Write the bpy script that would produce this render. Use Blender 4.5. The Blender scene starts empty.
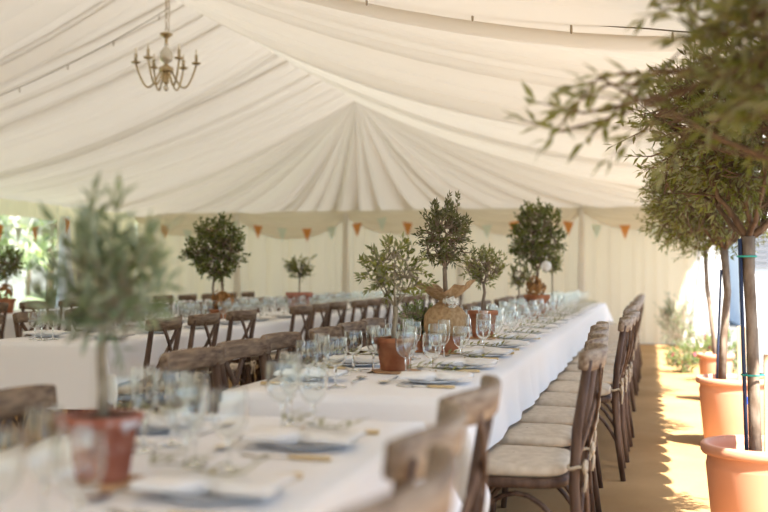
import bpy, math, random
from mathutils import Vector, Matrix, noise as mnoise
PI = math.pi
sc = bpy.context.scene
COL = sc.collection
R = random.Random(7)

# ------------------------------------------------------------------ mesh helpers
class MB:
    def __init__(s): s.v = []; s.f = []
    def add(s, vs, fs):
        o = len(s.v); s.v.extend([tuple(v) for v in vs]); s.f.extend([tuple(i+o for i in f) for f in fs])
    def grid(s, rows, close=False):
        o = len(s.v); n = len(rows[0])
        for r in rows: s.v.extend([tuple(p) for p in r])
        for i in range(len(rows)-1):
            for j in range(n if close else n-1):
                k = (j+1) % n
                s.f.append((o+i*n+j, o+i*n+k, o+(i+1)*n+k, o+(i+1)*n+j))
    def lathe(s, prof, seg=24, c=(0,0,0), wob=None):
        rows = []
        for (r, z) in prof:
            row = []
            for k in range(seg):
                a = 2*PI*k/seg; rr = r*(wob(a, z) if wob else 1)
                row.append((c[0]+rr*math.cos(a), c[1]+rr*math.sin(a), c[2]+z))
            rows.append(row)
        s.grid(rows, True)
    def tube(s, pts, rad, seg=8, cap=True, flat=None):
        pts = [Vector(p) for p in pts]; n = len(pts)
        if not isinstance(rad, (list, tuple)): rad = [rad]*n
        if len(rad) != n: rad = [rad[0]+(rad[-1]-rad[0])*i/(n-1) for i in range(n)]
        rows = []; prev = None
        for i in range(n):
            t = (pts[min(i+1, n-1)]-pts[max(i-1, 0)])
            t = t.normalized() if t.length > 1e-9 else Vector((0,0,1))
            if prev is None:
                a = Vector((0,0,1)) if abs(t.z) < .9 else Vector((1,0,0))
                u = t.cross(a).normalized()
            else:
                u = (prev - t*prev.dot(t))
                u = u.normalized() if u.length > 1e-6 else t.orthogonal().normalized()
            prev = u; w = t.cross(u)
            rows.append([pts[i]+(u*math.cos(2*PI*k/seg)+w*math.sin(2*PI*k/seg)*(flat or 1))*rad[i] for k in range(seg)])
        o = len(s.v); s.grid(rows, True)
        if cap:
            s.f.append(tuple(o+k for k in reversed(range(seg)))); s.f.append(tuple(o+(n-1)*seg+k for k in range(seg)))
    def sweep(s, pts, side, hs, ht):
        """flat strip of half-width hs along `side` vectors and half thickness ht along the normal"""
        pts = [Vector(p) for p in pts]; n = len(pts); rows = []
        for i in range(n):
            t = (pts[min(i+1, n-1)]-pts[max(i-1, 0)]).normalized()
            w = Vector(side); w = (w-t*w.dot(t)).normalized(); nn = t.cross(w)
            h = hs[i] if isinstance(hs, (list, tuple)) else hs
            ring = []
            for (a, b) in ((-1,-.55),(-.8,-1),(.8,-1),(1,-.55),(1,.55),(.8,1),(-.8,1),(-1,.55)):
                ring.append(pts[i]+w*h*a+nn*ht*b)
            rows.append(ring)
        o = len(s.v); s.grid(rows, True)
        s.f.append(tuple(o+k for k in reversed(range(8)))); s.f.append(tuple(o+(n-1)*8+k for k in range(8)))
    def box(s, x0, x1, y0, y1, z0, z1):
        v = [(x0,y0,z0),(x1,y0,z0),(x1,y1,z0),(x0,y1,z0),(x0,y0,z1),(x1,y0,z1),(x1,y1,z1),(x0,y1,z1)]
        s.add(v, [(0,3,2,1),(4,5,6,7),(0,1,5,4),(1,2,6,5),(2,3,7,6),(3,0,4,7)])
    def mesh(s, name, mat=None, smooth=True):
        m = bpy.data.meshes.new(name); m.from_pydata(s.v, [], s.f)
        m.validate()
        if smooth: m.polygons.foreach_set('use_smooth', [True]*len(m.polygons))
        if mat: m.materials.append(mat)
        m.update(); return m

def link(name, data, parent=None, loc=None):
    o = bpy.data.objects.new(name, data); COL.objects.link(o)
    if parent: o.parent = parent
    if loc: o.location = loc
    return o
def tag(o, label, cat, group=None, kind=None):
    if label: o['label'] = label
    if cat: o['category'] = cat
    if group: o['group'] = group
    if kind: o['kind'] = kind
    return o
def struct(name, mesh, label=None, cat=None):
    o = link(name, mesh); o['kind'] = 'structure'
    if label: o['label'] = label
    if cat: o['category'] = cat
    return o
def spawn(name, tmpl, loc, rz, label, cat, group=None, scale=1.0, rx=0, ry=0):
    """tmpl: a mesh (one-piece thing) or a list of (part name, mesh, [sub-parts])"""
    o = link(name, tmpl if isinstance(tmpl, bpy.types.Mesh) else None)
    o.location = loc; o.rotation_euler = (rx, ry, rz); o.scale = (scale,)*3
    if not isinstance(tmpl, bpy.types.Mesh):
        o.empty_display_size = .1
        for p in tmpl:
            c = link(p[0], p[1], o)
            if len(p) > 3: c['label'] = p[3]
            for q in (p[2] if len(p) > 2 else ()): link(q[0], q[1], c)
    return tag(o, label, cat, group)

ORD = ['first','second','third','fourth','fifth','sixth','seventh','eighth','ninth','tenth','eleventh','twelfth','thirteenth',
       'fourteenth','fifteenth','sixteenth','seventeenth','eighteenth','nineteenth','twentieth','twenty-first','twenty-second','twenty-third','twenty-fourth','twenty-fifth']

# ------------------------------------------------------------------ materials
def newmat(name):
    m = bpy.data.materials.new(name); m.use_nodes = True
    nt = m.node_tree; nt.nodes.clear()
    return m, nt, nt.nodes.new('ShaderNodeOutputMaterial')
def nd(nt, t, **kw):
    n = nt.nodes.new('ShaderNode'+t)
    for k, v in kw.items():
        if k in n.inputs: n.inputs[k].default_value = v
        else: setattr(n, k, v)
    return n
def rgba(c): return (c[0], c[1], c[2], 1)
def noise_ramp(nt, c0, c1, scale, stretch=(1,1,1), lo=.35, hi=.65, detail=4, coord='Object', rnd=True):
    tc = nd(nt, 'TexCoord'); mp = nd(nt, 'Mapping'); mp.inputs['Scale'].default_value = stretch
    src = tc.outputs[coord]
    if rnd:
        oi = nd(nt, 'ObjectInfo'); va = nd(nt, 'VectorMath', operation='ADD'); mu = nd(nt, 'Math', operation='MULTIPLY'); mu.inputs[1].default_value = 17.0
        nt.links.new(oi.outputs['Random'], mu.inputs[0]); nt.links.new(src, va.inputs[0]); nt.links.new(mu.outputs[0], va.inputs[1]); src = va.outputs[0]
    nt.links.new(src, mp.inputs['Vector'])
    nz = nd(nt, 'TexNoise', Scale=scale, Detail=detail); nt.links.new(mp.outputs[0], nz.inputs['Vector'])
    rp = nd(nt, 'ValToRGB'); rp.color_ramp.elements[0].position = lo; rp.color_ramp.elements[1].position = hi
    rp.color_ramp.elements[0].color = rgba(c0); rp.color_ramp.elements[1].color = rgba(c1)
    nt.links.new(nz.outputs['Fac'], rp.inputs['Fac'])
    return rp.outputs['Color'], nz.outputs['Fac']
def principled(name, c0, c1=None, rough=.7, scale=8, stretch=(1,1,1), metal=0, bump=0, bdist=.002, lo=.35, hi=.65, spec=.3, rnd=True, bscale=None):
    m, nt, out = newmat(name)
    b = nd(nt, 'BsdfPrincipled', Roughness=rough, Metallic=metal)
    b.inputs['Specular IOR Level'].default_value = spec
    if c1 is None: b.inputs['Base Color'].default_value = rgba(c0)
    else:
        col, fac = noise_ramp(nt, c0, c1, scale, stretch, lo, hi, rnd=rnd); nt.links.new(col, b.inputs['Base Color'])
    if bump:
        tc = nd(nt, 'TexCoord'); nz = nd(nt, 'TexNoise', Scale=bscale or scale*2, Detail=5); nt.links.new(tc.outputs['Object'], nz.inputs['Vector'])
        bp = nd(nt, 'Bump', Strength=bump, Distance=bdist); nt.links.new(nz.outputs['Fac'], bp.inputs['Height']); nt.links.new(bp.outputs[0], b.inputs['Normal'])
    nt.links.new(b.outputs[0], out.inputs['Surface'])
    return m
def cloth_mat(name, col, tcol, tmix, weave=0):
    m, nt, out = newmat(name)
    d = nd(nt, 'BsdfDiffuse', Color=rgba(col)); t = nd(nt, 'BsdfTranslucent', Color=rgba(tcol)); mx = nd(nt, 'MixShader'); mx.inputs[0].default_value = tmix
    nt.links.new(d.outputs[0], mx.inputs[1]); nt.links.new(t.outputs[0], mx.inputs[2]); nt.links.new(mx.outputs[0], out.inputs['Surface'])
    if weave:
        tc = nd(nt, 'TexCoord'); nz = nd(nt, 'TexNoise', Scale=weave, Detail=3); nt.links.new(tc.outputs['Object'], nz.inputs['Vector'])
        bp = nd(nt, 'Bump', Strength=.25, Distance=.004); nt.links.new(nz.outputs['Fac'], bp.inputs['Height']); nt.links.new(bp.outputs[0], d.inputs['Normal'])
    return m
def leaf_mat(name, top, top2, under, tmix=.35):
    m, nt, out = newmat(name)
    col, fac = noise_ramp(nt, top, top2, 9, lo=.3, hi=.7)
    g = nd(nt, 'NewGeometry'); mx = nd(nt, 'MixRGB'); mx.inputs[2].default_value = rgba(under)
    nt.links.new(g.outputs['Backfacing'], mx.inputs[0]); nt.links.new(col, mx.inputs[1])
    p = nd(nt, 'BsdfPrincipled', Roughness=.45); p.inputs['Specular IOR Level'].default_value = .4
    t = nd(nt, 'BsdfTranslucent'); nt.links.new(mx.outputs[0], p.inputs['Base Color'])
    br = nd(nt, 'MixRGB', blend_type='MULTIPLY'); br.inputs[0].default_value = 1; br.inputs[2].default_value = (1.7, 1.65, .7, 1)
    nt.links.new(col, br.inputs[1]); nt.links.new(br.outputs[0], t.inputs['Color'])
    s = nd(nt, 'MixShader'); s.inputs[0].default_value = tmix
    nt.links.new(p.outputs[0], s.inputs[1]); nt.links.new(t.outputs[0], s.inputs[2]); nt.links.new(s.outputs[0], out.inputs['Surface'])
    return m
def glass_mat():
    m, nt, out = newmat('clear_glass')
    g = nd(nt, 'BsdfGlass', Color=(.97,.98,.98,1), Roughness=0, IOR=1.46); nt.links.new(g.outputs[0], out.inputs['Surface'])
    return m
M = {}
M['lining'] = cloth_mat('ivory_lining', (.80,.76,.69), (.86,.815,.735), .335)
M['light_block_canvas'] = cloth_mat('light_block_canvas', (.42,.42,.42), (.5,.5,.5), .03)
M['pvc'] = cloth_mat('white_pvc_roof', (.82,.82,.80), (.85,.845,.83), .235)
M['wall_lining'] = cloth_mat('ivory_wall_lining', (.82,.70,.51), (.80,.67,.46), .45)
M['white_canvas'] = cloth_mat('white_canvas', (.85,.86,.88), (.8,.8,.8), .35)
M['cloth'] = cloth_mat('table_linen', (.86,.86,.875), (.8,.8,.82), .06)
M['napkin'] = cloth_mat('napkin_linen', (.86,.85,.84), (.8,.8,.8), .10)
M['swag'] = cloth_mat('sheer_swag', (.80,.74,.62), (.78,.71,.58), .45)
M['wood'] = principled('weathered_wood', (.044,.020,.011), (.135,.082,.055), .6, 3.2, (9,9,1.6), bump=.4, bdist=.002, bscale=60)
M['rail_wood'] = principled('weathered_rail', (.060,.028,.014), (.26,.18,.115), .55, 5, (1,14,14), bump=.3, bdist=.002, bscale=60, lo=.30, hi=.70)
M['lit_rail'] = principled('lit_weathered_rail', (.12,.07,.042), (.34,.27,.20), .55, 5, (1,14,14), bump=.3, bdist=.002, bscale=60, lo=.30, hi=.70)  # lighter copy of weathered_rail: sun bounce along the aisle put into the colour
M['cushion'] = principled('hessian_cushion', (.50,.42,.32), (.60,.52,.41), .95, 30, bump=.3, bdist=.001, bscale=400)
M['tie'] = principled('cushion_tie', (.52,.44,.33), None, .9)
M['glass'] = glass_mat()
M['plate'] = principled('blue_grey_plate', (.70,.73,.78), None, .25, spec=.5)
M['silver'] = principled('steel', (.62,.60,.56), None, .25, metal=1)
M['horn'] = principled('horn_handle', (.55,.40,.20), (.70,.56,.34), .4, 20)
M['twine'] = principled('twine', (.45,.33,.17), None, .9)
M['terra'] = principled('aged_terracotta', (.27,.095,.045), (.42,.185,.095), .85, 14, bump=.2, bdist=.001, bscale=90)
M['plastic_terra'] = principled('terracotta_plastic', (.66,.31,.19), (.69,.34,.22), .55, 3)
M['soil'] = principled('soil', (.035,.022,.014), (.07,.045,.03), .95, 40, bump=1, bdist=.01)
M['bark'] = principled('olive_bark', (.14,.095,.065), (.30,.235,.18), .85, 10, (3,3,1), bump=.7, bdist=.006)
M['bark_grey'] = principled('grey_twig_bark', (.20,.16,.11), (.36,.31,.23), .85, 18, (2,2,.8), bump=.5, bdist=.003)
M['bark_red'] = principled('young_olive_bark', (.11,.065,.04), (.22,.145,.095), .8, 10, (3,3,1), bump=.5, bdist=.005)
M['olive'] = leaf_mat('olive_leaf', (.086,.100,.024), (.215,.22,.065), (.29,.30,.19), .45)
M['olive_silver'] = leaf_mat('silver_olive_leaf', (.085,.125,.070), (.20,.25,.16), (.33,.38,.30))
M['olive_dark'] = leaf_mat('dark_olive_leaf', (.045,.055,.020), (.12,.13,.05), (.22,.22,.14))
M['bay'] = leaf_mat('bay_leaf', (.040,.062,.014), (.15,.175,.042), (.16,.19,.07), .3)
M['herb'] = leaf_mat('herb_leaf', (.06,.11,.03), (.20,.28,.10), (.25,.30,.16))
M['garden_leaf'] = leaf_mat('garden_tree_leaf', (.24,.30,.17), (.38,.45,.28), (.40,.45,.33))
M['dark_leaf'] = leaf_mat('conifer_leaf', (.12,.165,.11), (.22,.28,.19), (.24,.28,.22))
M['burlap'] = principled('burlap', (.29,.185,.095), (.42,.285,.16), .95, 60, (1,1,1), bump=.6, bdist=.002, bscale=300)
M['white_petal'] = cloth_mat('white_petal', (.88,.88,.86), (.8,.8,.75), .3)
M['orange_petal'] = cloth_mat('orange_petal', (.42,.23,.10), (.42,.24,.10), .3)
M['pink_petal'] = cloth_mat('pink_petal', (.75,.08,.22), (.7,.1,.2), .3)
M['orange_flag'] = cloth_mat('orange_bunting', (.66,.30,.09), (.66,.30,.09), .25)
M['mint_flag'] = cloth_mat('mint_bunting', (.66,.71,.60), (.66,.71,.60), .25)
M['cord'] = principled('bunting_cord', (.75,.68,.55), None, .9)
M['cable'] = principled('string_light_cable', (.20,.16,.11), None, .6)
M['bulb'] = principled('small_bulb', (.40,.33,.24), None, .2)
M['brass'] = principled('antique_brass', (.42,.32,.18), (.56,.46,.30), .35, 12, metal=.85)
M['candle'] = principled('candle_tube', (.50,.42,.28), None, .5)
M['crystal'] = principled('pale_crystal', (.70,.66,.58), None, .12, metal=.5)
M['flame_bulb'] = principled('flame_bulb_glass', (.86,.80,.68), None, .1)
M['post'] = principled('white_post', (.80,.80,.80), None, .4)
M['cane'] = principled('blue_cane', (.035,.05,.10), None, .5)
M['stake'] = principled('wooden_stake', (.52,.34,.19), (.62,.43,.26), .8, 5, (6,6,1))
M['green_tie'] = principled('green_tie', (.05,.42,.34), None, .5)
M['blue_tag'] = principled('blue_tag', (.03,.10,.65), None, .5)
M['slice'] = principled('cork_mat', (.36,.20,.10), (.50,.31,.17), .9, 30)
M['table_wood'] = principled('plywood', (.40,.28,.17), (.48,.35,.22), .7, 4, (1,8,1))
M['bark_white'] = principled('birch_bark', (.75,.72,.70), (.55,.52,.50), .8, 6)
M['paper_white'] = cloth_mat('white_paper', (.85,.85,.85), (.8,.8,.8), .4)
M['render_white'] = principled('white_render', (.86,.87,.88), (.82,.83,.85), .9, 3)
M['vent'] = principled('grey_louvre', (.13,.135,.15), None, .6)

# terracotta with a limewash bloom (old pot in front)
def limewash():
    m, nt, out = newmat('limewashed_terracotta')
    b = nd(nt, 'BsdfPrincipled', Roughness=.85); b.inputs['Specular IOR Level'].default_value = .2
    c1, f1 = noise_ramp(nt, (.28,.085,.050), (.41,.165,.105), 30, lo=.3, hi=.7, rnd=False)
    c2, f2 = noise_ramp(nt, (0,0,0), (1,1,1), 26, (1,1,.7), lo=.42, hi=.62, rnd=False)
    tc = nd(nt, 'TexCoord'); sp = nd(nt, 'SeparateXYZ'); nt.links.new(tc.outputs['Object'], sp.inputs[0])
    rp = nd(nt, 'ValToRGB'); e = rp.color_ramp.elements; e[0].position = .045; e[0].color = (0,0,0,1); e[1].position = .085; e[1].color = (1,1,1,1)
    q = e.new(.108); q.color = (1,1,1,1); q2 = e.new(.112); q2.color = (.12,.12,.12,1)
    nt.links.new(sp.outputs['Z'], rp.inputs['Fac'])
    mu = nd(nt, 'MixRGB', blend_type='MULTIPLY'); mu.inputs[0].default_value = 1
    nt.links.new(c2, mu.inputs[1]); nt.links.new(rp.outputs[0], mu.inputs[2])
    mx = nd(nt, 'MixRGB'); mx.inputs[2].default_value = (.62,.58,.59,1)
    nt.links.new(mu.outputs[0], mx.inputs[0]); nt.links.new(c1, mx.inputs[1]); nt.links.new(mx.outputs[0], b.inputs['Base Color']); nt.links.new(b.outputs[0], out.inputs['Surface'])
    return m
M['limewash'] = limewash()

def coir():
    m, nt, out = newmat('coir_matting')
    tc = nd(nt, 'TexCoord'); b = nd(nt, 'BsdfPrincipled', Roughness=1.0); b.inputs['Specular IOR Level'].default_value = .05
    n1 = nd(nt, 'TexNoise', Scale=1.6, Detail=4); n2 = nd(nt, 'TexNoise', Scale=160, Detail=3)
    mp = nd(nt, 'Mapping'); mp.inputs['Scale'].default_value = (1, 2.5, 1)
    nt.links.new(tc.outputs['Object'], n1.inputs['Vector']); nt.links.new(tc.outputs['Object'], mp.inputs[0]); nt.links.new(mp.outputs[0], n2.inputs['Vector'])
    wv = nd(nt, 'TexWave', Scale=14.0, Distortion=1.5); wv.bands_direction = 'Y'; nt.links.new(tc.outputs['Object'], wv.inputs['Vector'])
    ad = nd(nt, 'Math', operation='MULTIPLY_ADD'); ad.inputs[1].default_value = .65; nt.links.new(n2.outputs['Fac'], ad.inputs[0])
    m2 = nd(nt, 'Math', operation='MULTIPLY'); m2.inputs[1].default_value = .35; nt.links.new(n1.outputs['Fac'], m2.inputs[0]); nt.links.new(m2.outputs[0], ad.inputs[2])
    rp = nd(nt, 'ValToRGB'); e = rp.color_ramp.elements; e[0].position = .32; e[0].color = (.26,.148,.058,1); e[1].position = .68; e[1].color = (.54,.35,.17,1)
    nt.links.new(ad.outputs[0], rp.inputs['Fac']); nt.links.new(rp.outputs[0], b.inputs['Base Color'])
    bp = nd(nt, 'Bump', Strength=.5, Distance=.006); a2 = nd(nt, 'Math', operation='ADD'); nt.links.new(n2.outputs['Fac'], a2.inputs[0]); nt.links.new(wv.outputs['Fac'], a2.inputs[1])
    nt.links.new(a2.outputs[0], bp.inputs['Height']); nt.links.new(bp.outputs[0], b.inputs['Normal']); nt.links.new(b.outputs[0], out.inputs['Surface'])
    return m
M['coir'] = coir()
M['lawn'] = principled('lawn', (.17,.22,.11), (.24,.30,.16), .95, 3, bump=.5, bdist=.03, bscale=80)
M['paving'] = principled('pale_paving', (.115,.115,.105), (.15,.15,.14), .9, 2)

# ------------------------------------------------------------------ place
HC = 1.12                       # camera height
XL, XR, YN, YF = -8.95, .95, -6.0, 17.5
X0, YA, ZR, ZE = -4.05, 14.6, 3.62, 2.2
W = X0-XL
TZ = .742                       # top of the tablecloths

def crease_seq(a, b, seed, lo, hi):
    r = random.Random(seed); xs = [a]; x = a
    while x < b:
        x += r.uniform(lo, hi)*(1.7 if r.random() < .12 else 1); xs.append(x)
    return xs, [r.uniform(.6, 1.35) for _ in xs], [r.uniform(.7, 1.6) for _ in xs]
def folds(seq, x):
    import bisect
    xs, am, sk = seq
    i = min(max(bisect.bisect_right(xs, x)-1, 0), len(xs)-2)
    w = xs[i+1]-xs[i]; u = min(max((x-xs[i])/w, 0), 1)
    return am[i]*w*(1-abs(2*u**sk[i]-1)**5)*(.75+.25*math.sin(PI*u))
def nz1(x, s=0): return mnoise.noise(Vector((x, s*7.31, s*3.17)))

ARCH = [-6.0, -.7, 2.3, 5.3, 8.3, 11.3, 14.6]
def sagg(t, k): return t+k*t*(1-t)
def pleats(a, b, seed, lo, hi, tuck):
    """cross-section of pleated lining: (position, hang, lift) with each pleat folded back over the next"""
    xs, am, sk = crease_seq(a, b, seed, lo, hi); rr = random.Random(seed+77); xs[-1] = b; out = []
    if xs[-1]-xs[-2] < .08: xs.pop(-2)
    d0 = 0
    for i in range(len(xs)-1):
        x0, x1 = xs[i], xs[i+1]; w = x1-x0; n = max(7, int(w/.022))
        for k in range(n+1):
            u = k/n; s_ = x0-d0+(w+d0)*u
            lift = (.016*max(0, 1-max(0, s_-x0)/.03)) if (i and d0) else 0
            out.append((s_, am[i]*w*(1-abs(2*u**sk[i]-1)**2.6), lift))
        d = min(w*.45, rr.choice((.2, .5, .8, 1.0, 1.5))*tuck) if i < len(xs)-2 else 0
        if d: out.append((x1-d*.5, 0, .006)); out.append((x1-d, 0, .009))
        d0 = d
    return out
def build_ceiling():
    mb = MB(); T = [0,.015,.04,.07,.11,.16,.21,.27,.33,.39,.45,.52,.58,.64,.70,.76,.82,.87,.92,.96,1.0]
    def slope(side, seed):
        rows = []
        for (y, fo, lift) in pleats(YN, YA, seed, .09, .31, .06):
            bi = max(k for k in range(len(ARCH)-1) if y >= ARCH[k]-1e-6); a, b = ARCH[bi], ARCH[bi+1]
            u = (y-a)/(b-a)
            k = .55+.10*nz1(y*1.3, seed)
            row = []
            for t in T:
                bay = -.15*(u**2.2)*math.sin(PI*min(1, t*1.0))**.7 if b < 14 else 0
                amp = (.14+.16*math.sin(PI*min(t, 1))**.8)*(1-.75*max(0, (t-.8)/.2))
                yy = y + .05*nz1(t*2.1+y*.7, seed+5)*math.sin(PI*t)
                row.append((X0+side*W*t, yy, ZR-(ZR-ZE)*sagg(t, k)+bay-fo*amp+lift*min(1, .3+t)))
            rows.append(row)
        return rows
    L = slope(-1, 3); Rr = slope(1, 3)
    mb.grid(L); mb.grid(Rr)
    # hipped end: pleats fan from the apex to the eave
    per = [(XL, YA), (XL, YF), (XR, YF), (XR, YA)]
    segs = []; tot = 0
    for p, q in zip(per, per[1:]):
        l = math.hypot(q[0]-p[0], q[1]-p[1]); segs.append((tot, l, p, q)); tot += l
    rows = []
    def E(s):
        for (o, l, p, q) in segs:
            if s <= o+l+1e-9: u = (s-o)/l; return (p[0]+(q[0]-p[0])*u, p[1]+(q[1]-p[1])*u)
        return per[-1]
    for (s, fo, lift) in pleats(0, tot, 11, .20, .58, .16):
        ex, ey = E(s); k = .52+.10*nz1(s*1.1, 9)
        blend = min(1, min(s, tot-s)/.4)
        row = []
        for t in T:
            amp = .22*(t**.55)*math.sin(PI*min(1, .05+t*.93))**.5
            row.append((X0+(ex-X0)*t, YA+(ey-YA)*t, ZR-(ZR-ZE)*sagg(t, k if blend >= 1 else .55+(k-.55)*blend)-fo*amp+lift*t))
        rows.append(row)
    mb.grid(rows)
    # ridge: close the crest between both slopes where the folds differ
    mb.grid([[L[i][0] for i in range(len(L))], [Rr[i][0] for i in range(len(Rr))]])
    return mb.mesh('ceiling', M['lining'])
struct('ceiling', build_ceiling(), 'draped ivory marquee roof lining', 'ceiling')

YB = -.6
def roof_skin(y0, hip):
    mb = MB(); a, b, e, r, y1 = XL-.06, XR+.06, ZE+.10, 4.02, YF+.12
    if hip:
        P = [(a, y0, e), (X0, y0, r), (b, y0, e), (a, y1, e), (b, y1, e), (X0, YA+.1, r), (a, YA+.1, e), (b, YA+.1, e)]
        mb.add(P, [(0,1,5,6), (1,2,7,5), (6,5,3), (5,7,4), (5,4,3)])
    else:
        mb.add([(a, y0, e), (X0, y0, r), (b, y0, e), (a, YB, e), (X0, YB, r), (b, YB, e)], [(0,1,4,3), (1,2,5,4)])
    return mb
struct('roof', roof_skin(YB, True).mesh('roof', M['pvc'], False), 'white outer roof skin of the marquee', 'roof')
struct('roof', roof_skin(YN, False).mesh('roof_light_block', M['light_block_canvas'], False), 'unseen opaque roof skin added to cut light over the near bays', 'roof')  # out of view, added to keep roof light off the table sides
def drape_wall(pts, z0, z1, seed, mat, name, amp=.16, lo=.10, hi=.34):
    """pleated cloth wall along the straight line pts[0] -> pts[1]"""
    a, b = Vector(pts[0]), Vector(pts[1]); L = (b-a).length; d = (b-a)/L; nrm = Vector((-d.y, d.x))
    seq = crease_seq(0, L, seed, lo, hi); n = int(L/.022); rows = []
    for i in range(n+1):
        s = L*i/n; fo = folds(seq, s)*amp; p = a+d*s
        rows.append([(p.x+nrm.x*(fo*q), p.y+nrm.y*(fo*q), z0+(z1-z0)*h) for h, q in ((0,1.1),(.3,1),(.6,.9),(.85,.75),(1,.5))])
    mb = MB(); mb.grid(rows)
    return mb.mesh(name, mat)
struct('wall_back', drape_wall(((XL, YF), (XR, YF)), .01, ZE, 21, M['wall_lining'], 'wall_back'))
struct('wall_left', drape_wall(((XL, YN), (XL, 8.6)), .01, ZE, 22, M['wall_lining'], 'wall_left'))
struct('wall_left', drape_wall(((XL, 14.9), (XL, YF)), .01, ZE, 23, M['wall_lining'], 'wall_left_corner'))
struct('wall_left', drape_wall(((XL, 8.6), (XL, 14.9)), 1.96, ZE, 24, M['wall_lining'], 'wall_left_head', amp=.10))

def floor_mesh():
    mb = MB(); mb.box(XL-.1, XR+.02, YN, YF+.05, -.02, 0); return mb.mesh('floor', M['coir'], False)
struct('floor', floor_mesh(), 'brown coir matting floor', 'floor')
mb = MB(); mb.box(-60, XL-.1, -20, 60, -.06, -.015); struct('ground', mb.mesh('lawn', M['lawn'], False))
mb = MB(); mb.box(XR+.02, 30, -20, 60, -.06, -.015); struct('ground', mb.mesh('paving', M['paving'], False))
mb = MB(); mb.box(XL-.1, XR+.02, YF+.05, 60, -.06, -.015); struct('ground', mb.mesh('paving_behind', M['paving'], False))

# white posts at the eaves
def post(x, y):
    mb = MB(); mb.box(x-.03, x+.03, y-.03, y+.03, 0, ZE-.01); return mb
for i, y in enumerate((2.3, 14.3)):
    struct('trim_1', post(XR-.03, y).mesh('post', M['post'], False))
# scalloped eave valance on the open side
def valance(x, y0, y1):
    mb = MB(); n = int((y1-y0)/.02); rows = []
    for i in range(n+1):
        y = y0+(y1-y0)*i/n; sc_ = abs(math.sin(PI*(y/.34)))**.6
        b = ZE-.10-.13*sc_
        rows.append([(x+.03, y, ZE+.105), (x+.015, y, ZE+.02), (x, y, ZE-.05), (x+.01*math.sin(y*7), y, b)])
    mb.grid(rows); return mb.mesh('valance', M['lining'])
struct('trim_2', valance(XR+.03, YN, YF))

# sheer swags along the back wall
def swag(x0, x1, y, zt, depth, seed):
    mb = MB(); rows = []; n = 40; rr = random.Random(seed)
    for i in range(n+1):
        u = i/n; x = x0+(x1-x0)*u; s = 1-(2*u-1)**2
        row = []
        for k in range(13):
            v = k/12; z = zt-(.10+.02*math.sin(seed))*v-depth*s*v*(0.25+.75*v)
            row.append((x+.05*v*math.sin(u*2*PI)*-1, y-.06-.05*s*v-.018*math.sin(v*22+1.5*u), z))
        rows.append(row)
    mb.grid(rows); return mb.mesh('swag', M['swag'])
sx = [XL+.05+i*(XR-XL-.1)/5 for i in range(6)]
for i in range(5):
    tag(link('swag_valance', swag(sx[i], sx[i+1], YF-.10, ZE-.01, .30+.06*(i % 2), i)), 'cream sheer swag along the top of the back wall, %s from the left' % ORD[i], 'swag', 'swags on the back wall')
# gathered tie drape where two swags meet
def gather(r0, r1, z0, z1, seed, folds_n=7):
    mb = MB()
    prof = [(r0+(r1-r0)*k/8, z1+(z0-z1)*k/8) for k in range(9)]
    mb.lathe(prof, 48, wob=lambda a, z: 1+.22*math.sin(a*folds_n+seed)+.08*math.sin(a*3+seed*2)); return mb
for i in (1, 2, 3, 4):
    spawn('wall_drape', gather(.03, .075, .02, ZE-.05, i).mesh('wall_drape', M['lining']), (sx[i], YF-.20, 0), 0, 'narrow gathered cream drape between back wall swags, %s from the left' % ORD[i-1], 'drape', 'gathered drapes on the back wall')
# curtain at the left opening, and its white edge
spawn('opening_curtain', gather(.05, .16, .02, 2.0, 2.2).mesh('curtain', M['white_canvas']), (XL+.22, 14.75, 0), 0, 'white gathered curtain at the edge of the left opening', 'curtain')
# tied back white curtain at the far end of the open right side
def tied():
    mb = MB(); rows = []; n = 60
    for i in range(n+1):
        u = i/n; row = []
        for k in range(14):
            v = k/13; z = 2.06*(1-v)+.03*v; xl = .10-.36*v**.9; xr = .42
            x = xl+(xr-xl)*u
            row.append((x, .05*math.sin(u*26)*(.5+.5*v)+.03*math.sin(u*11+2), z))
        rows.append(row)
    mb.grid(rows); return mb.mesh('curtain', M['white_canvas'])
spawn('side_curtain', tied(), (.72, 16.75, 0), 0, 'white side curtain widening to the floor at far right of the back wall', 'curtain')

# ------------------------------------------------------------------ bunting and string lights
def bunting(pts, sag, n_per, label, first=0, size=.20):
    cord = MB(); path = []
    for (p, q) in zip(pts, pts[1:]):
        p, q = Vector(p), Vector(q)
        for k in range(16):
            u = k/16; path.append(p.lerp(q, u)-Vector((0,0,sag*4*u*(1-u))))
    path.append(Vector(pts[-1])); cord.tube(path, .004, 5)
    root = link('bunting', None); tag(root, label, 'bunting')
    link('cord', cord.mesh('cord', M['cord']), root)
    cum = [0]
    for a, b in zip(path, path[1:]): cum.append(cum[-1]+(b-a).length)
    s = .25; k = first
    while s < cum[-1]-.2:
        i = max(j for j in range(len(cum)-1) if cum[j] <= s); u = (s-cum[i])/(cum[i+1]-cum[i]); p = path[i].lerp(path[i+1], u)
        d = (path[min(i+1, len(path)-1)]-path[i]).normalized(); h = size*.5
        nrm = d.cross(Vector((0,0,1))).normalized()*.006
        a, b, c = p-d*h*.85, p+d*h*.85, p-Vector((0,0,size*1.15))+nrm*R.uniform(-4, 4)
        f = MB(); f.add([a+nrm, b+nrm, c+nrm*.5, a-nrm, b-nrm, c-nrm*.5], [(0,1,2), (5,4,3), (0,3,4,1), (1,4,5,2), (2,5,3,0)])
        o = link('flag', f.mesh('flag', M['orange_flag' if k % 2 == 0 else 'mint_flag'], False), root)
        o['label'] = 'orange triangular flag' if k % 2 == 0 else 'pale mint triangular flag'
        s += n_per; k += 1
yb = YF-.38
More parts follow.
